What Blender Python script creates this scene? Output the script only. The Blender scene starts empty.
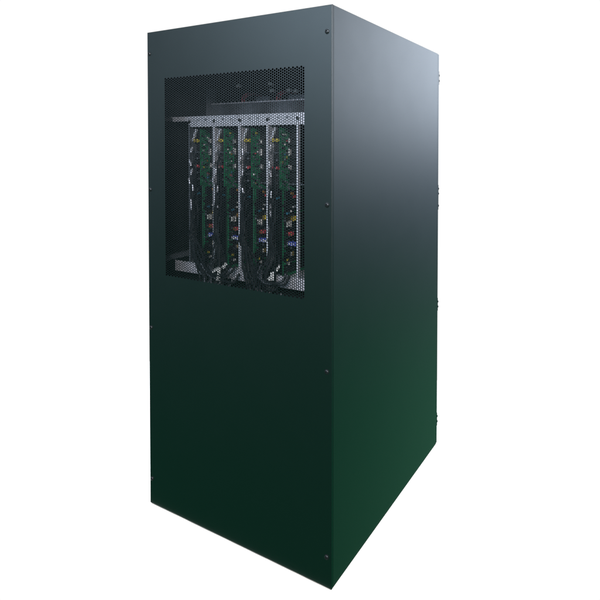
import bpy, bmesh, math, random
from mathutils import Vector, Matrix
random.seed(11)
sc = bpy.context.scene
COL = sc.collection
W, D, H = 0.93, 0.955, 2.0           # cabinet: front face y=0, x -W..0, right side at x=0

# ------------------------------------------------------------------ materials
def mat(name, col, rough=.5, metal=0., spec=.5, bump=0., bscale=300., vary=0., vscale=6., vstretch=(1, 1, 1), rvary=0., coat=0.):
    m = bpy.data.materials.new(name); m.use_nodes = True
    nt = m.node_tree; N = nt.nodes; L = nt.links
    b = N['Principled BSDF']
    b.inputs['Base Color'].default_value = (*col, 1)
    b.inputs['Roughness'].default_value = rough
    b.inputs['Metallic'].default_value = metal
    b.inputs['Specular IOR Level'].default_value = spec
    b.inputs['Coat Weight'].default_value = coat
    tc = N.new('ShaderNodeTexCoord')
    if bump:
        n = N.new('ShaderNodeTexNoise'); n.inputs['Scale'].default_value = bscale; n.inputs['Detail'].default_value = 3
        L.new(tc.outputs['Object'], n.inputs['Vector'])
        bp = N.new('ShaderNodeBump'); bp.inputs['Strength'].default_value = bump; bp.inputs['Distance'].default_value = .001
        L.new(n.outputs['Fac'], bp.inputs['Height']); L.new(bp.outputs['Normal'], b.inputs['Normal'])
    if vary or rvary:
        mp = N.new('ShaderNodeMapping'); mp.inputs['Scale'].default_value = vstretch
        L.new(tc.outputs['Object'], mp.inputs['Vector'])
        n = N.new('ShaderNodeTexNoise'); n.inputs['Scale'].default_value = vscale; n.inputs['Detail'].default_value = 6; n.inputs['Roughness'].default_value = .6
        L.new(mp.outputs['Vector'], n.inputs['Vector'])
        if vary:
            r = N.new('ShaderNodeMapRange'); r.inputs['From Min'].default_value = .3; r.inputs['From Max'].default_value = .7
            r.inputs['To Min'].default_value = 1 - vary; r.inputs['To Max'].default_value = 1 + vary
            L.new(n.outputs['Fac'], r.inputs['Value'])
            v = N.new('ShaderNodeVectorMath'); v.operation = 'SCALE'; v.inputs[0].default_value = col
            L.new(r.outputs['Result'], v.inputs['Scale']); L.new(v.outputs['Vector'], b.inputs['Base Color'])
        if rvary:
            r = N.new('ShaderNodeMapRange'); r.inputs['From Min'].default_value = .3; r.inputs['From Max'].default_value = .7
            r.inputs['To Min'].default_value = rough - rvary; r.inputs['To Max'].default_value = rough + rvary
            L.new(n.outputs['Fac'], r.inputs['Value']); L.new(r.outputs['Result'], b.inputs['Roughness'])
    return m

M = {}
def paint(name, col, rough):
    # powder coat: dark diffuse body under a satin layer with short (Beckmann) highlights and a fine orange-peel bump
    m = bpy.data.materials.new(name); m.use_nodes = True
    nt = m.node_tree; N = nt.nodes; L = nt.links
    N.remove(N['Principled BSDF']); out = N['Material Output']
    tc = N.new('ShaderNodeTexCoord')
    n = N.new('ShaderNodeTexNoise'); n.inputs['Scale'].default_value = 650; n.inputs['Detail'].default_value = 3
    L.new(tc.outputs['Object'], n.inputs['Vector'])
    n2 = N.new('ShaderNodeTexNoise'); n2.inputs['Scale'].default_value = 2.2; n2.inputs['Detail'].default_value = 2
    L.new(tc.outputs['Object'], n2.inputs['Vector'])
    b1 = N.new('ShaderNodeBump'); b1.inputs['Strength'].default_value = .07; b1.inputs['Distance'].default_value = .001
    L.new(n.outputs['Fac'], b1.inputs['Height'])
    b2 = N.new('ShaderNodeBump'); b2.inputs['Strength'].default_value = .10; b2.inputs['Distance'].default_value = .006   # faint waviness of the sheet
    L.new(n2.outputs['Fac'], b2.inputs['Height']); L.new(b1.outputs['Normal'], b2.inputs['Normal'])
    n3 = N.new('ShaderNodeTexNoise'); n3.inputs['Scale'].default_value = 9; n3.inputs['Detail'].default_value = 7; n3.inputs['Roughness'].default_value = .65
    L.new(tc.outputs['Object'], n3.inputs['Vector'])
    mr = N.new('ShaderNodeMapRange'); mr.inputs['From Min'].default_value = .35; mr.inputs['From Max'].default_value = .75
    mr.inputs['To Min'].default_value = rough - .006; mr.inputs['To Max'].default_value = rough + .014
    L.new(n3.outputs['Fac'], mr.inputs['Value'])
    d = N.new('ShaderNodeBsdfDiffuse'); d.inputs['Color'].default_value = (*col, 1)
    g = N.new('ShaderNodeBsdfAnisotropic'); g.distribution = 'BECKMANN'; g.inputs['Color'].default_value = (1, 1, 1, 1)
    L.new(mr.outputs['Result'], g.inputs['Roughness'])
    f = N.new('ShaderNodeFresnel'); f.inputs['IOR'].default_value = 1.5
    mix = N.new('ShaderNodeMixShader')
    for q in (d, g, f): L.new(b2.outputs['Normal'], q.inputs['Normal'])
    L.new(f.outputs['Fac'], mix.inputs['Fac']); L.new(d.outputs[0], mix.inputs[1]); L.new(g.outputs[0], mix.inputs[2])
    L.new(mix.outputs[0], out.inputs['Surface'])
    return m
M['paint'] = paint('satin_dark_green_powder_coat', (.0022, .0066, .0050), .45)
M['grille'] = paint('grille_paint', (.0020, .0052, .0045), .45)
M['inner'] = mat('dark_inner_paint', (.008, .009, .010), .5, vary=.3)
M['screw'] = mat('black_oxide_steel', (.012, .014, .015), .28, metal=.3, spec=.6)
M['zinc'] = mat('zinc_plated_steel', (.70, .69, .76), .45, metal=.3, bump=.05, bscale=200, vary=.15, vscale=30)
M['dull'] = mat('dull_aluminium', (.17, .18, .21), .5, metal=.4, vary=.25, vscale=25)
M['pcb'] = mat('green_circuit_board', (.016, .19, .080), .4, vary=.45, vscale=70)
M['pcbedge'] = mat('green_board_edge', (.035, .17, .09), .45)
M['black'] = mat('black_plastic', (.008, .008, .010), .45, vary=.4, vscale=60)
M['cable'] = mat('black_braided_sleeve', (.008, .009, .013), .5, spec=.3, bump=.9, bscale=500, vary=.6, vscale=160)
M['grey'] = mat('grey_sleeve', (.06, .062, .075), .5, bump=.6, bscale=400, vary=.4, vscale=90)
M['white'] = mat('white_nylon', (.62, .60, .58), .5, vary=.1, vscale=60)
M['yellow'] = mat('yellow_plastic', (.55, .42, .04), .45)
M['red'] = mat('red_plastic', (.50, .05, .07), .45)
M['blue'] = mat('blue_plastic', (.07, .10, .55), .4)
M['teal'] = mat('teal_plastic', (.03, .16, .25), .45)
M['gold'] = mat('brass_contact', (.62, .42, .14), .3, metal=.8)
M['orange'] = mat('orange_plastic', (.40, .17, .03), .45)

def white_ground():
    m = bpy.data.materials.new('glowing_white_ground'); m.use_nodes = True  # emission added so the ground stays plain white, without shadow
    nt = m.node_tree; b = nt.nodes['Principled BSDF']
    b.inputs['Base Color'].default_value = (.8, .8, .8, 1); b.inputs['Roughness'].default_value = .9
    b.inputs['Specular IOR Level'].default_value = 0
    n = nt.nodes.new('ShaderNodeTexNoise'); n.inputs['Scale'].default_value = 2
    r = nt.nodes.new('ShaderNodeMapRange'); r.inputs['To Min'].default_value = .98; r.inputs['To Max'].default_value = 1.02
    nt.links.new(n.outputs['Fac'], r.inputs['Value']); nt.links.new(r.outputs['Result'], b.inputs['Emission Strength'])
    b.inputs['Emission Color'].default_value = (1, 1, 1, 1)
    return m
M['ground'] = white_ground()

# ------------------------------------------------------------------ mesh helpers
def box(bm, x0, x1, y0, y1, z0, z1, bev=0., mtx=None):
    r = bmesh.ops.create_cube(bm, size=1)
    vs = r['verts']
    for v in vs:
        v.co = Vector(((x0 + x1) / 2 + v.co.x * (x1 - x0), (y0 + y1) / 2 + v.co.y * (y1 - y0), (z0 + z1) / 2 + v.co.z * (z1 - z0)))
    es = list({e for v in vs for e in v.link_edges})
    if bev:
        r = bmesh.ops.bevel(bm, geom=es, offset=bev, segments=2, profile=.6, affect='EDGES', clamp_overlap=True)
        vs = list({v for f in r['faces'] for v in f.verts} | {v for v in vs if v.is_valid})
    if mtx is not None:
        bmesh.ops.transform(bm, matrix=mtx, verts=[v for v in vs if v.is_valid])
def lathe(bm, prof, origin, axis, seg=16):
    """prof: list of (radius, height along axis)"""
    ax = Vector(axis).normalized()
    u = ax.orthogonal().normalized(); w = ax.cross(u); o = Vector(origin)
    rings = []
    for r, h in prof:
        if r < 1e-7: rings.append([bm.verts.new(o + ax * h)])
        else: rings.append([bm.verts.new(o + ax * h + (u * math.cos(2 * math.pi * k / seg) + w * math.sin(2 * math.pi * k / seg)) * r) for k in range(seg)])
    for a, b in zip(rings, rings[1:]):
        for k in range(seg):
            j = (k + 1) % seg
            if len(a) == 1 and len(b) == 1: continue
            if len(a) == 1: bm.faces.new((a[0], b[k], b[j]))
            elif len(b) == 1: bm.faces.new((a[k], a[j], b[0]))
            else: bm.faces.new((a[k], a[j], b[j], b[k]))
def tube(bm, pts, r, seg=7, sub=5):
    P = [Vector(p) for p in pts]
    Q = [P[0] + (P[0] - P[1])] + P + [P[-1] + (P[-1] - P[-2])]
    C = []
    for i in range(1, len(Q) - 2):
        a, b, c, d = Q[i - 1:i + 3]
        for k in range(sub):
            t = k / sub
            C.append(.5 * ((2 * b) + (c - a) * t + (2 * a - 5 * b + 4 * c - d) * t * t + (3 * b - a - 3 * c + d) * t ** 3))
    C.append(P[-1])
    rings = []; up = Vector((.3, .9, .2)).normalized()
    for i, p in enumerate(C):
        t = (C[min(i + 1, len(C) - 1)] - C[max(i - 1, 0)]).normalized()
        u = (up - t * up.dot(t)).normalized(); w = t.cross(u); up = u
        rings.append([bm.verts.new(p + (u * math.cos(2 * math.pi * k / seg) + w * math.sin(2 * math.pi * k / seg)) * r) for k in range(seg)])
    for a, b in zip(rings, rings[1:]):
        for k in range(seg):
            bm.faces.new((a[k], a[(k + 1) % seg], b[(k + 1) % seg], b[k]))
    bm.faces.new(rings[0][::-1]); bm.faces.new(rings[-1])
def obj(name, bm, m, parent=None, smooth=False):
    bmesh.ops.recalc_face_normals(bm, faces=bm.faces)
    if parent: bmesh.ops.translate(bm, vec=-root_loc(parent), verts=bm.verts)      # mesh is written in its thing's own frame
    me = bpy.data.meshes.new(name); bm.to_mesh(me); bm.free()
    me.materials.append(m)
    if smooth:
        for p in me.polygons: p.use_smooth = True
        me.set_sharp_from_angle(angle=math.radians(35))
    o = bpy.data.objects.new(name, me); COL.objects.link(o)
    if parent: o.parent = parent
    return o
def root_loc(p):
    v = Vector((0, 0, 0))
    while p is not None: v += p.location; p = p.parent
    return v
def thing(name, label, cat, loc=(0, 0, 0), group=None):
    o = bpy.data.objects.new(name, None); COL.objects.link(o); o.location = loc
    o.empty_display_size = .05
    o['label'] = label; o['category'] = cat
    if group: o['group'] = group
    return o
def B(): return bmesh.new()
def bobj(name, m, parent, *boxes, bev=0.):
    bm = B()
    for b in boxes: box(bm, *b, bev=bev)
    return obj(name, bm, m, parent)

# ------------------------------------------------------------------ setting
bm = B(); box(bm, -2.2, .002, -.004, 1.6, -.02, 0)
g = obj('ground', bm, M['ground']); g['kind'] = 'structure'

# ------------------------------------------------------------------ cabinet
cab = thing('server_cabinet', 'tall dark green metal server cabinet with perforated window in its front', 'server cabinet', (-W / 2, D / 2, 0))
T = .0016
WX0, WX1, WZ0, WZ1 = -.825, -.115, .990, 1.805
FZ0, FZ1 = .004, H
# front panel: folded tray with an opening
def front_panel():
    bm = B()
    x0, x1 = -W, -.0008
    d = .008; rb = .0018; n = 4
    # outline rings (rounded arris): list of (inset, y)
    prof = [(0, d)] + [(rb - rb * math.cos(math.pi / 2 * k / n), rb - rb * math.sin(math.pi / 2 * k / n)) for k in range(n + 1)]
    rings = []
    for ins, y in prof:
        a, b, c, e = x0 + ins, x1 - ins, FZ0 + ins, FZ1 - ins
        rings.append([bm.verts.new((a, y, c)), bm.verts.new((b, y, c)), bm.verts.new((b, y, e)), bm.verts.new((a, y, e))])
    for r, s in zip(rings, rings[1:]):
        for k in range(4): bm.faces.new((r[k], r[(k + 1) % 4], s[(k + 1) % 4], s[k]))
    o = rings[-1]
    i = [bm.verts.new((x, 0, z)) for x, z in ((WX0, WZ0), (WX1, WZ0), (WX1, WZ1), (WX0, WZ1))]
    for k in range(4): bm.faces.new((o[k], o[(k + 1) % 4], i[(k + 1) % 4], i[k]))
    i2 = [bm.verts.new((v.co.x, T, v.co.z)) for v in i]
    for k in range(4): bm.faces.new((i[k], i[(k + 1) % 4], i2[(k + 1) % 4], i2[k]))
    o2 = [bm.verts.new((x, T, z)) for x, z in ((x0 + T, FZ0 + T), (x1 - T, FZ0 + T), (x1 - T, FZ1 - T), (x0 + T, FZ1 - T))]
    for k in range(4): bm.faces.new((i2[k], i2[(k + 1) % 4], o2[(k + 1) % 4], o2[k]))
    return bm
fp = obj('front_panel', front_panel(), M['paint'], cab)

def grille():
    cw0, ph0 = .00914, .00925
    nx = round((WX1 - WX0) / cw0); nz = round((WZ1 - WZ0) / ph0)
    cw = (WX1 - WX0) / nx; ph = (WZ1 - WZ0) / nz
    V = []; F = []
    rx, rz = cw * .455, ph * .45
    S = 8
    ang = [math.pi / 4 * k for k in range(S)]
    def quad(x0, x1, z0, z1):
        i = len(V); V.extend([(x0, 0, z0), (x1, 0, z0), (x1, 0, z1), (x0, 0, z1)]); F.append((i, i + 1, i + 2, i + 3))
    for a in range(nx):
        x0 = WX0 + a * cw; cx = x0 + cw / 2
        off = (a % 2) * ph / 2
        cnt = nz - (a % 2)
        if a % 2:
            quad(x0, x0 + cw, WZ0, WZ0 + off); quad(x0, x0 + cw, WZ1 - ph / 2, WZ1)
        for b in range(cnt):
            z0 = WZ0 + off + b * ph; cz = z0 + ph / 2
            i = len(V); hx, hz = cw / 2, ph / 2
            out = [(hx, 0), (hx, hz), (0, hz), (-hx, hz), (-hx, 0), (-hx, -hz), (0, -hz), (hx, -hz)]
            for ox, oz in out: V.append((cx + ox, 0, cz + oz))
            for t in ang: V.append((cx + math.cos(t) * rx, 0, cz + math.sin(t) * rz))
            for t in ang: V.append((cx + math.cos(t) * rx, T, cz + math.sin(t) * rz))
            for k in range(8):
                j = (k + 1) % 8
                F.append((i + j, i + 8 + j, i + 8 + k, i + k))
                F.append((i + 8 + j, i + 16 + j, i + 16 + k, i + 8 + k))
    me = bpy.data.meshes.new('perforated_grille'); me.from_pydata(V, [], F); me.materials.append(M['grille'])
    o = bpy.data.objects.new('perforated_grille', me); COL.objects.link(o)
    return o
gr = grille(); gr.parent = fp
gr['label'] = 'rectangle of small punched holes'
gr.data.transform(Matrix.Translation(-root_loc(fp)))

bobj('side_panel', M['paint'], cab, (-T, 0, .0087, .934, .006, H - .001), bev=.0006)
bobj('side_panel', M['paint'], cab, (-W, -W + T, .0087, .934, .006, H - .001), bev=.0006)
bobj('inner_lining', M['inner'], cab, (-.0045, -.003, .03, .93, .013, H - .0036), (-W + .003, -W + .0045, .03, .93, .013, H - .0036),
     (-W + .005, -.005, .9305, .933, .013, H - .0036))
bobj('roof_panel', M['paint'], cab, (-W + .002, -.002, .0245, .934, H - .0032, H - .0012))
bobj('base_panel', M['inner'], cab, (-W + .004, -.004, .0245, .93, .008, .012), (-W + .006, -.006, .0105, .95, .0046, .0065))
bobj('base_trim', mat('pale_galvanised_edge', (.30, .27, .23), .6, vary=.4, vscale=12), cab, (-W + .004, -.003, .0015, .95, .0003, .0036))
bobj('rear_panel', M['paint'], cab, (-W + .001, -.0012, .9365, D, .006, H - .002), bev=.002)
# inner frame posts
for x in (-W + .006, -.046):
    bobj('corner_post', M['inner'], cab, (x, x + .04, .026, .05, .02, H - .02), bev=.002)
    bobj('corner_post', M['inner'], cab, (x, x + .04, .87, .90, .02, H - .02), bev=.002)
bobj('mounting_post', M['dull'], cab, (-.925, -.886, .30, .33, 1.45, 1.80), bev=.002)
bobj('side_rail', M['dull'], cab, (-.9245, -.903, .055, .86, 1.030, 1.052), bev=.0015)
bobj('side_rail', M['inner'], cab, (-.9245, -.903, .055, .86, 1.632, 1.650), bev=.0015)
bobj('shelf', M['inner'], cab, (-.90, -.02, .10, .85, .955, .961))

# front screws: button heads with a hexagon recess
def screw_mesh():
    bm = B()
    lathe(bm, [(.0092, 0), (.0092, -.0008), (.0080, -.0010), (.0077, -.0022), (.0064, -.0036), (.0045, -.0042), (.0038, -.0043)], (0, 0, 0), (0, 1, 0), 24)
    lathe(bm, [(.0038, -.0043), (.0036, -.0012), (0, -.0010)], (0, 0, 0), (0, 1, 0), 6)
    return bm
s0 = obj('screw', screw_mesh(), M['screw'], cab, True)
base = root_loc(cab)
s0.data.transform(Matrix.Translation(base))
spots = [(-.0205, z) for z in (1.911, 1.326, .755, .112)] + [(-.9165, z) for z in (1.910, 1.343, .759, .112)]
for k, (x, z) in enumerate(spots):
    s = s0 if k == 0 else s0.copy()
    if k: COL.objects.link(s); s.parent = cab
    s.location = Vector((x, 0, z)) - base
    s.rotation_euler = (0, random.uniform(0, 1), 0)
# hinges on the back edge, each with bolt heads
for zs in ((1.893, 1.866), (1.316, 1.291, 1.229), (.735, .709), (.139, .112)):
    h = bobj('hinge', M['screw'], cab, (-.05, -.001, D + .0002, D + .003, min(zs) - .02, max(zs) + .02), bev=.001)
    for z in zs:
        bm = B(); lathe(bm, [(.0085, 0), (.0085, .004), (.0060, .0085), (0, .0100)], (-.008, D + .003, z), (0, 1, 0), 14)
        obj('bolt', bm, M['screw'], h, True)

# ------------------------------------------------------------------ card rack
RX = [-.797, -.655, -.512, -.367, -.222]
YF = .10
rack = thing('card_rack', 'silver metal rack holding the four green boards behind the grille', 'equipment rack', (-.5, .3, .985))
def bracket(top):
    bm = B()
    if top:
        box(bm, RX[0] - .006, -.10, YF, YF + .002, 1.607, 1.652, .0006)
        box(bm, -.922, RX[0] - .0062, YF, YF + .002, 1.632, 1.652, .0006)
        box(bm, -.922, -.10, YF + .0022, .50, 1.650, 1.652)
    else:
        box(bm, -.885, -.10, YF - .004, YF - .002, .985, 1.030, .0006)
        box(bm, -.885, -.10, YF - .0018, .50, 1.008, 1.010)
    return bm
tb = obj('top_bracket', bracket(True), M['zinc'], rack)
bb = obj('bottom_bracket', bracket(False), M['zinc'], rack)
for i, x in enumerate(RX):
    bm = B()
    box(bm, x - .0055, x + .0055, YF - .0025, YF - .0003, 1.010, 1.618, .0005)   # front flange
    if i < 4:
        box(bm, x - .0008, x + .0008, YF, .155, 1.44, 1.606)
        box(bm, x - .0008, x + .0008, YF, .122, 1.032, 1.44)
        box(bm, x - .0008, x + .0008, .155, .48, 1.032, 1.60)
    else:
        box(bm, x - .0008, x + .0008, YF, .112, 1.032, 1.606)
    obj('divider', bm, M['zinc'] if i else M['dull'], rack)
    bm = B(); lathe(bm, [(.0068, 0), (.0068, -.002), (.0035, -.0042), (0, -.0044)], (x, YF - .0002, 1.630), (0, 1, 0), 14)
    obj('bracket_screw', bm, M['black'], tb, True)
    for dx in (.05, .095):
        if i < 4 or dx < .06:
            bm = B(); lathe(bm, [(.0042, 0), (.004, -.001), (0, -.0013)], (x + dx, YF - .0002, 1.636), (0, 1, 0), 10)
            obj('rivet', bm, M['dull'], tb, True)
for i in range(4):                                   # black backing trays deep in the rack
    bobj('slot_backing', M['black'], rack, (RX[i] + .003, RX[i + 1] - .003, .47, .475, 1.02, 1.60))

# ------------------------------------------------------------------ circuit boards
JS = random.Random(77)
def plug(bm_name, m, parent, x, y, z, w, d, h, prongs=0, pm=None, along='z'):
    """connector housing sticking out of the board at x, with contact slots/pins as a sub-part"""
    if x < 0 and z < 1.25 and w < .04: h *= 1.25; d *= 1.15
    hs = bobj(bm_name, m, parent, (x, x + w, y - d / 2, y + d / 2, z - h / 2, z + h / 2), bev=min(w, d, h) * .18)
    if prongs:
        bm = B()
        for k in range(prongs):
            if along == 'z':
                c = z - h / 2 + h * (k + .5) / prongs
                box(bm, x + w * .25, x + w * .75, y - d / 2 - .0015, y - d / 2 + .002, c - h * .28 / prongs, c + h * .28 / prongs)
            else:
                c = x + w * (k + .5) / prongs
                box(bm, c - w * .25 / prongs, c + w * .25 / prongs, y - d / 2 - .0015, y - d / 2 + .002, z - h * .34, z + h * .34)
        obj('contact', bm, pm or M['gold'], hs)
    return hs
ordn = ['first', 'second', 'third', 'fourth']
def board(i):
    rx = RX[i]; bx = rx + (.042, .041, .043, .044)[i]
    t = thing('circuit_board', ['green circuit board with connectors, farthest left in the rack',
                                'green circuit board, second slot from the left in the rack',
                                'green circuit board, third slot from the left in the rack',
                                'green circuit board in the rack slot nearest the plain side wall'][i], 'circuit board', (rx + .07, .3, 1.012),
              'green circuit boards standing upright in the rack')
    R = random.Random(5)          # the boards are alike
    J = random.Random(40 + i)
    j = lambda s=.003: J.uniform(-s, s)
    bm = B()
    box(bm, bx, bx + .0016, .114, .46, 1.36, 1.598)
    box(bm, bx, bx + .0016, .130, .46, 1.014, 1.3598)
    obj('board', bm, M['pcb'], t)
    bobj('board_edge', M['pcbedge'], t, (bx - .0006, bx + .0022, .1285, .1300, 1.016, 1.358))
    # dark heat sink deeper on the upper half
    bm = B()
    for k in range(9):
        z = 1.372 + k * .0262
        box(bm, bx + .0018, bx + .046, .1685, .40, z, z + .0225, .001)
    obj('heat_sink', bm, M['black'], t)
    # small chips scattered on the visible strip
    bm = B()
    for k in range(34):
        z = R.uniform(1.37, 1.59); y = R.uniform(.122, .168); s = R.uniform(.003, .009); q = R.uniform(.003, .008)
        box(bm, bx + .0018, bx + .0018 + R.uniform(.002, .006), y - s / 2, y + s / 2, z - q / 2, z + q / 2)
    for k in range(30):  # larger chips low down, also darkening the shaded lower board
        z = R.uniform(1.02, 1.35); y = R.uniform(.136, .2); s = R.uniform(.008, .022); q = R.uniform(.006, .016)
        box(bm, bx + .0018, bx + .0018 + R.uniform(.002, .007), y - s / 2, y + s / 2, z - q / 2, z + q / 2)
    z = 1.03  # black blocks stand in for shade on the lower board
    while z < 1.35:
        q = R.uniform(.022, .05)
        box(bm, bx + .0018, bx + R.uniform(.007, .012), .139 + R.uniform(0, .005), .30, z, min(z + q, 1.352)); z += q + R.uniform(.002, .010)
    obj('chip_and_shade_block', bm, M['black'], t)['kind'] = 'stuff'
    bm = B()
    for k in range(46):
        z = R.uniform(1.02, 1.59); y = R.uniform(.134, .19); s = R.uniform(.002, .005)
        box(bm, bx + .0018, bx + .0125, y - s / 2, y + s / 2, z - s / 2, z + s / 2)
    for k in range(40):
        z = R.uniform(1.365, 1.59); y = R.uniform(.120, .166); s = R.uniform(.002, .005)
        box(bm, bx + .0018, bx + R.uniform(.004, .010), y - s / 2, y + s / 2, z - s / 2, z + s / 2)
    o = obj('solder_joint', bm, M['dull'], t); o['kind'] = 'stuff'
    # white headers down the upper half
    for z, y, h in ((1.547, .163, .016), (1.503, .165, .026), (1.441, .166, .018), (1.402, .196, .026)):
        plug('white_connector', M['white'], t, bx + .0018, y + j(.002), z + j(), .013, .009, h, 2, M['dull'])
    # small mixed parts on the upper half
    for nm, mm in (('capacitor', 'gold'), ('white_connector', 'white'), ('red_connector', 'red'), ('capacitor', 'dull'), ('blue_connector', 'teal'), ('white_connector', 'white'), ('yellow_connector', 'yellow'), ('capacitor', 'white')):
        plug(nm, M[mm], t, bx + .0018, J.uniform(.128, .156), J.uniform(1.37, 1.585), J.uniform(.004, .009), .007, J.uniform(.005, .009))
    # crosswise stiffener
    bobj('stiffener', M['dull'], t, (bx + .0018, rx + .128, .162, .170, 1.374 + j(), 1.379), bev=.001)
    # lower half connectors
    plug('yellow_connector', M['yellow' if i != 1 else 'orange'], t, bx + .0018, .186, 1.236 + j(.004), .024, .018, .015, 2, M['gold'])
    a = plug('white_connector', M['white'], t, bx + .0018, .150 + j(.002), 1.220 + j(), .012, .010, .016, 1, M['black'])
    a = plug('white_connector', M['white'], t, bx + .0018, .166 + j(.002), 1.218 + j(), .012, .010, .020, 1, M['black'])
    plug('red_connector', M['red'], t, bx + .0018, .166 + j(.003), 1.179 + j(), .026, .014, .012, 2, M['gold'], 'x')
    plug('blue_connector', M['blue'], t, bx + .0018, .162 + j(.003), 1.145 + j(), .044, .020, .016, 4, M['white'], 'x')
    plug('green_connector', M['pcbedge'], t, bx + .0018, .146, 1.134 + j(), .008, .008, .006)
    plug('small_connector', M['gold'], t, bx + .0018, .180, 1.100 + j(), .016, .012, .013, 2, M['white'])
    plug('grey_connector', M['dull'], t, bx + .0018, .183, 1.288 + j(), .022, .010, .008, 1, M['white'])
    plug('white_connector', M['white'], t, bx + .0018, .172, 1.268 + j(), .014, .008, .006)
    plug('red_connector', M['red'], t, bx + .0018, .190, 1.322 + j(), .014, .014, .011, 1, M['black'])
    plug('orange_connector', M['orange'], t, bx + .0018, .176, 1.338 + j(), .012, .016, .010, 2, M['dull'], 'x')
    plug('white_connector', M['white'], t, bx + .0018, .150, 1.300 + j(.006), .008, .007, .010)
    plug('blue_connector', M['teal'], t, bx + .0018, .154, 1.262 + j(.006), .012, .012, .008)
    plug('yellow_connector', M['yellow'], t, bx + .0018, .152, 1.075 + j(.008), .010, .008, .007)
    plug('white_connector', M['white'], t, bx + .0018, .160, 1.055 + j(.008), .010, .012, .008, 2, M['black'])
    for z in (1.475, 1.412, 1.385):
        plug('grey_connector', M['dull'], t, rx + .014 + j(.002), .122, z + j(.004), .018, .014, .005)
    # front edge plugs facing out on the left
    plug('yellow_connector', M['yellow'], t, rx + .012, .118, 1.549, .027, .016, .013, 1, M['gold'])
    plug('red_connector', M['red'], t, rx + .012, .118, 1.441, .024, .016, .011, 1, M['white'])
    plug('blue_connector', M['teal'], t, rx + .012, .116, 1.325, .026, .016, .009)
    plug('grey_connector', M['dull'], t, rx + .014, .122, 1.500, .020, .016, .006)
    bobj('housing', M['black'], t, (rx + .004, bx - .0015, .132, .40, 1.36, 1.590), bev=.002)
    bobj('housing', M['black'], t, (rx + .004, bx - .0015, .140, .40, 1.02, 1.352), bev=.002)
    # ejector lever, pale, at the top left corner
    mt = Matrix.Translation((rx + .016, .112, 1.572)) @ Matrix.Rotation(math.radians(24), 4, 'Y')
    bm = B(); box(bm, -.0045, .0045, -.004, .004, -.026, .028, .0012, mt)
    obj('ejector_lever', bm, M['zinc'], t)
for i in range(4): board(i)

# ------------------------------------------------------------------ cable bundles
def bundle(i, gx, label):
    rx = RX[i]
    t = thing('cable_bundle', label, 'cable bundle', (rx + .03, .08, .75), 'black cable bundles hanging in front of the boards')
    J = random.Random(90 + i)
    g = J.gauss
    n = 12
    for k in range(n):
        a = k / (n - 1)
        x = rx + .018 + .018 * a; xs = J.uniform(-.007, .007)
        z0 = (1.50, 1.43, 1.38, 1.46, 1.31, 1.27, 1.35, 1.29, 1.33, 1.26, 1.30, 1.24)[k]
        y = .108 - .010 * (k % 3)
        gy = .072 + .012 * (k % 3)
        gg = gx + (a - .5) * .062 + J.uniform(-.014, .014)
        pts = [(x + .006, .135, z0 + .004), (x + .002, y + .006, z0 - .006), (x + xs, y, z0 - .05)]
        z = z0 - .05
        while z > 1.24:
            z -= J.uniform(.06, .09)
            pts.append((x + xs * .6 + J.uniform(-.006, .006), y + J.uniform(-.006, .003), z))
        pts += [(rx + .013 + .028 * a + J.uniform(-.005, .005), y - .008, 1.15),
                ((rx + .024 + .03 * a) * .75 + gg * .25, gy + J.uniform(-.005, .005), 1.085 + J.uniform(-.01, .01)),
                ((rx + .02) * .3 + gg * .7, gy - .012, 1.035 + J.uniform(-.012, .012)),
                (gg, gy - .014, .985), (gg + J.uniform(-.012, .012), gy - .012, .93), (gg + J.uniform(-.02, .02), gy, .86), (gg, gy, .78)]
        bm = B(); tube(bm, pts, J.uniform(.0030, .0052), 8, 5)
        obj('cable', bm, M['cable'], t, True)
    # silver crimps on the upper strands
    for k in range(7):
        z = (1.512, 1.462, 1.418, 1.382, 1.345, 1.290, 1.262)[k] + J.uniform(-.010, .010)
        x = rx + (.024, .013, .022, .011, .026, .018, .022)[k] + J.uniform(-.004, .006)
        mt = Matrix.Translation((x, .089, z)) @ Matrix.Rotation(J.uniform(-.35, .35), 4, 'Y')
        bm = B(); lathe(bm, [(0, -.013), (.0040, -.013), (.0044, .007), (.0026, .013), (0, .013)], (0, 0, 0), (0, 0, 1), 10)
        bmesh.ops.transform(bm, matrix=mt, verts=bm.verts)
        obj('crimp_sleeve', bm, M['zinc'], t, True)
    # cable tie
    bm = B()
    lathe(bm, [(.020, -.003), (.0215, -.003), (.0215, .003), (.020, .003), (.020, -.003)], (0, 0, 0), (0, 0, 1), 20)
    bmesh.ops.transform(bm, matrix=Matrix.Translation((rx + .028, .094, 1.165)) @ Matrix.Diagonal((1.05, .9, 1, 1)), verts=bm.verts)
    obj('cable_tie', bm, M['black'], t, True)
    return t
G1, G2 = -.615, -.355
b0 = bundle(0, G1 - .035, 'black cable bundle sweeping right from the leftmost board')
b1 = bundle(1, G1 + .02, 'black cable bundle dropping from the second board beside a white tag')
b2 = bundle(2, G2 - .05, 'black cable bundle hanging beside the third board and bending right')
b3 = bundle(3, G2 + .01, 'black cable bundle hanging beside the rightmost board and bending left')
# loose loops over the bottom bracket
def loops(gx, par, seed):
    J = random.Random(seed)
    for k in range(13):
        a = J.uniform(-.08, .03); b = J.uniform(-.02, .07) + .05 * J.random(); z = J.uniform(.955, 1.05)
        pts = [(gx + a, .085, z + .03), (gx + a * .6, .052, z), (gx + (a + b) / 2 + J.uniform(-.02, .02), .045, z - .01 - J.uniform(0, .03)), (gx + b, .055, z - .02), (gx + b + .01, .075, z + .01)]
        bm = B(); tube(bm, pts, J.uniform(.0028, .0055), 8, 5); obj('cable', bm, M['grey'] if k % 3 == 0 else M['cable'], par, True)
loops(G1, b1, 3); loops(G2, b2, 4)
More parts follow.
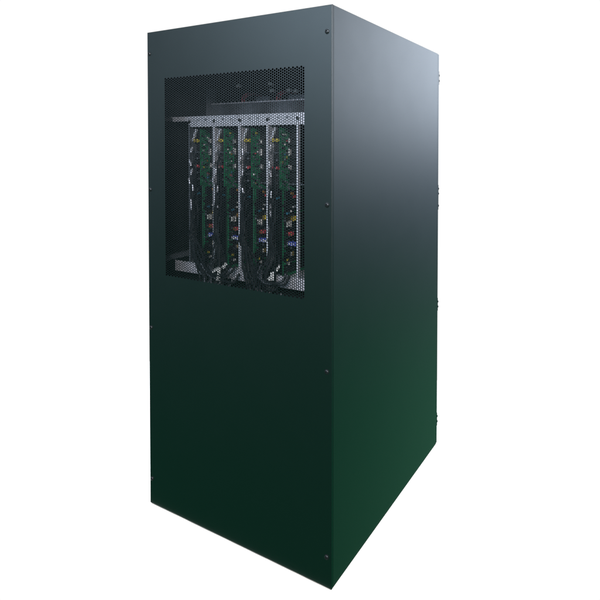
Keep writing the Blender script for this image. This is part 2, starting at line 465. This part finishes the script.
# paper tags on the bundles
def tag(par, x, y, z, w, h, rot):
    bm = B()
    box(bm, -w / 2, w / 2, -.0012, .0012, -h / 2, h / 2, .0005)
    bmesh.ops.subdivide_edges(bm, edges=bm.edges, cuts=2)
    for v in bm.verts: v.co.y += .10 * v.co.x * v.co.x / w + .004 * math.sin(v.co.z / h * 3)
    bmesh.ops.transform(bm, matrix=Matrix.Translation((x, y, z)) @ Matrix.Rotation(rot, 4, 'Y') @ Matrix.Rotation(.3, 4, 'Z'), verts=bm.verts)
    obj('white_tag', bm, M['white'], par)
tag(b1, -.572, .045, 1.016, .015, .050, .05)
tag(b1, -.590, .044, 1.030, .030, .013, -.5)
tag(b1, -.545, .050, 1.052, .012, .024, .7)
tag(b2, -.298, .045, 1.040, .015, .030, -.2)
tag(b2, -.275, .050, 1.072, .008, .022, .5)
tag(b2, -.310, .044, 1.030, .012, .014, .9)

# ------------------------------------------------------------------ power shelf behind the top bracket
ps = thing('power_supply_shelf', 'grey slatted power supply unit behind the top of the rack', 'power supply', (-.5, .5, 1.655))
bm = B()
x = -.883
while x < -.08:
    box(bm, x, x + .0045, .300, .314, 1.660, 1.722); x += .0105
obj('slatted_front', bm, M['dull'], ps)
bobj('case', M['inner'], ps, (-.885, -.08, .318, .80, 1.656, 1.722))
bobj('top_lip', M['zinc'], ps, (-.885, -.08, .297, .304, 1.7225, 1.7275), bev=.0008)
for a, b in ((-.645, -.565), (-.455, -.20)):
    bobj('lid', M['dull'], ps, (a, b, .33, .62, 1.7245, 1.752), bev=.004)
for x, z in ((-.719, 1.803), (-.532, 1.801), (-.526, 1.772), (-.430, 1.768), (-.395, 1.764)):
    c = bobj('grey_connector', M['white'], ps, (x - .010, x + .010, .30, .316, z - .006, z + .006), bev=.002)
    bm = B(); tube(bm, [(x, .316, z), (x + .01, .36, z + .006), (x + .03, .42, z - .02), (x + .03, .46, 1.722)], .004); obj('wire', bm, M['black'], c, True)
for x in (-.712, -.508):
    for k in range(4):
        bm = B(); q = k * .008
        tube(bm, [(x + q, .318, 1.726), (x + q - .004, .325, 1.748), (x + q + .008, .335, 1.766 - q * .4), (x + q + .035, .36, 1.768), (x + .05 + q, .42, 1.745), (x + .05 + q, .45, 1.722)], .0036)
        obj('wire', bm, M['red'] if k % 2 == 0 else M['black'], ps, True)

# ------------------------------------------------------------------ world, shaped by direction for the background and paint reflections
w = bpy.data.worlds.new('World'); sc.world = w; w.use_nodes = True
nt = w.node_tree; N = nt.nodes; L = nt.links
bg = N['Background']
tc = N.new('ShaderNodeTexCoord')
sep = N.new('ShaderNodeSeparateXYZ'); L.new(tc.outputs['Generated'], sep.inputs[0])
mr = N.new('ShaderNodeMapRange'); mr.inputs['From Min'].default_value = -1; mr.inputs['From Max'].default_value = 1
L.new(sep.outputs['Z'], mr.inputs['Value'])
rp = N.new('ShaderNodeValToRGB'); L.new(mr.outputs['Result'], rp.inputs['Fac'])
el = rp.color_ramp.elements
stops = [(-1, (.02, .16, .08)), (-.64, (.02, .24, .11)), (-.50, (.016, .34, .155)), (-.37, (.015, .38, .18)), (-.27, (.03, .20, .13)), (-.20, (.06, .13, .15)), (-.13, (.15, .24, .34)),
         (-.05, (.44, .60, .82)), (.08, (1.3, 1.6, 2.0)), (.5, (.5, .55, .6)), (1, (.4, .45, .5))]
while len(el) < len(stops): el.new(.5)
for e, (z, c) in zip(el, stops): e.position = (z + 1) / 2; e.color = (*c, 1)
# white sector put into the world as plain background behind the cabinet
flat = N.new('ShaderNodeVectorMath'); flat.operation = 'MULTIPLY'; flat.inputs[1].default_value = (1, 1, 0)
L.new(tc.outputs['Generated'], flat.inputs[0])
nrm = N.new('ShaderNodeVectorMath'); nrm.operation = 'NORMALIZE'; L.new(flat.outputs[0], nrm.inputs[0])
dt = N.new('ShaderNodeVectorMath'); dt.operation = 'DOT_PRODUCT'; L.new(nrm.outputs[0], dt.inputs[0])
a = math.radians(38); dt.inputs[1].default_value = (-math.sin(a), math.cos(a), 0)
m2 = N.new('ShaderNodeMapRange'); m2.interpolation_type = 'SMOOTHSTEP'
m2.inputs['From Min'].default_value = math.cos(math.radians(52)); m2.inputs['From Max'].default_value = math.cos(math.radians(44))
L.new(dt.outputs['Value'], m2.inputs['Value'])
# world dimmed towards the front and left, to darken the front panel's reflections
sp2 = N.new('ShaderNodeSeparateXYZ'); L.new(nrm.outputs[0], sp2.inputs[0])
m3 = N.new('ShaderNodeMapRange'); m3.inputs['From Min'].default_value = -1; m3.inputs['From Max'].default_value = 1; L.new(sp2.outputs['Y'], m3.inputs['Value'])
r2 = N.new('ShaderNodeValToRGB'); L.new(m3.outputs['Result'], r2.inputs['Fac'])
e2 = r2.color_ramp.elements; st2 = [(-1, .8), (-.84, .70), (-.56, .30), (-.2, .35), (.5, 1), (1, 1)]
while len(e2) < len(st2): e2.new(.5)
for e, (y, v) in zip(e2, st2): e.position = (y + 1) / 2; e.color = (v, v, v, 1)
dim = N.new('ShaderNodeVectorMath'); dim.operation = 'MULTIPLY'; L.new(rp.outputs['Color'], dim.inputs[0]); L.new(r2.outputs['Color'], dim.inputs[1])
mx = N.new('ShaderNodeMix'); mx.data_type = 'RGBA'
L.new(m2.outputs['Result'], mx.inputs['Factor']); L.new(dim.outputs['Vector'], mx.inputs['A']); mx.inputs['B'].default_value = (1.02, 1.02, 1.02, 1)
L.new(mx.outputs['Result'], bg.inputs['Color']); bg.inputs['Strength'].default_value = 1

# ------------------------------------------------------------------ lamps
def softbox(name, loc, target, sx, sy, radiance, col):
    l = bpy.data.lights.new(name, 'AREA'); l.shape = 'RECTANGLE'; l.size = sx; l.size_y = sy
    l.energy = radiance * math.pi * sx * sy; l.color = col
    o = bpy.data.objects.new(name, l); COL.objects.link(o); o.location = loc
    o.rotation_euler = (Vector(target) - Vector(loc)).to_track_quat('-Z', 'Y').to_euler()
    return o
softbox('side_softbox', (1.74, 3.20, 2.58), (0, .5, 1.7), 1.9, 1.7, 4.3, (.78, .87, 1.0))
softbox('front_softbox', (-1.15, -2.5, 3.0), (-.3, 0, 1.6), 1.6, 1.9, 7.4, (.64, .81, 1.0))
softbox('added_key_lamp', (1.6, -2.9, 2.7), (-.5, .1, 1.4), .9, .9, 88, (1.0, .98, .99))  # unseen lamp added to brighten the cabinet's interior

# ------------------------------------------------------------------ camera
cd = bpy.data.cameras.new('camera'); cam = bpy.data.objects.new('camera', cd); COL.objects.link(cam)
cam.location = (.9413, -1.3783, 1.5135); cam.rotation_euler = (1.5496, -.0042, .4639)
cd.sensor_width = 36; cd.lens = 491.9094 / 600 * 36
cd.shift_x = -99.14 / 600; cd.shift_y = -139.63 / 600
cd.clip_start = .01; cd.clip_end = 200
sc.camera = cam
sc.view_settings.view_transform = 'Standard'; sc.view_settings.look = 'None'; sc.view_settings.exposure = 0
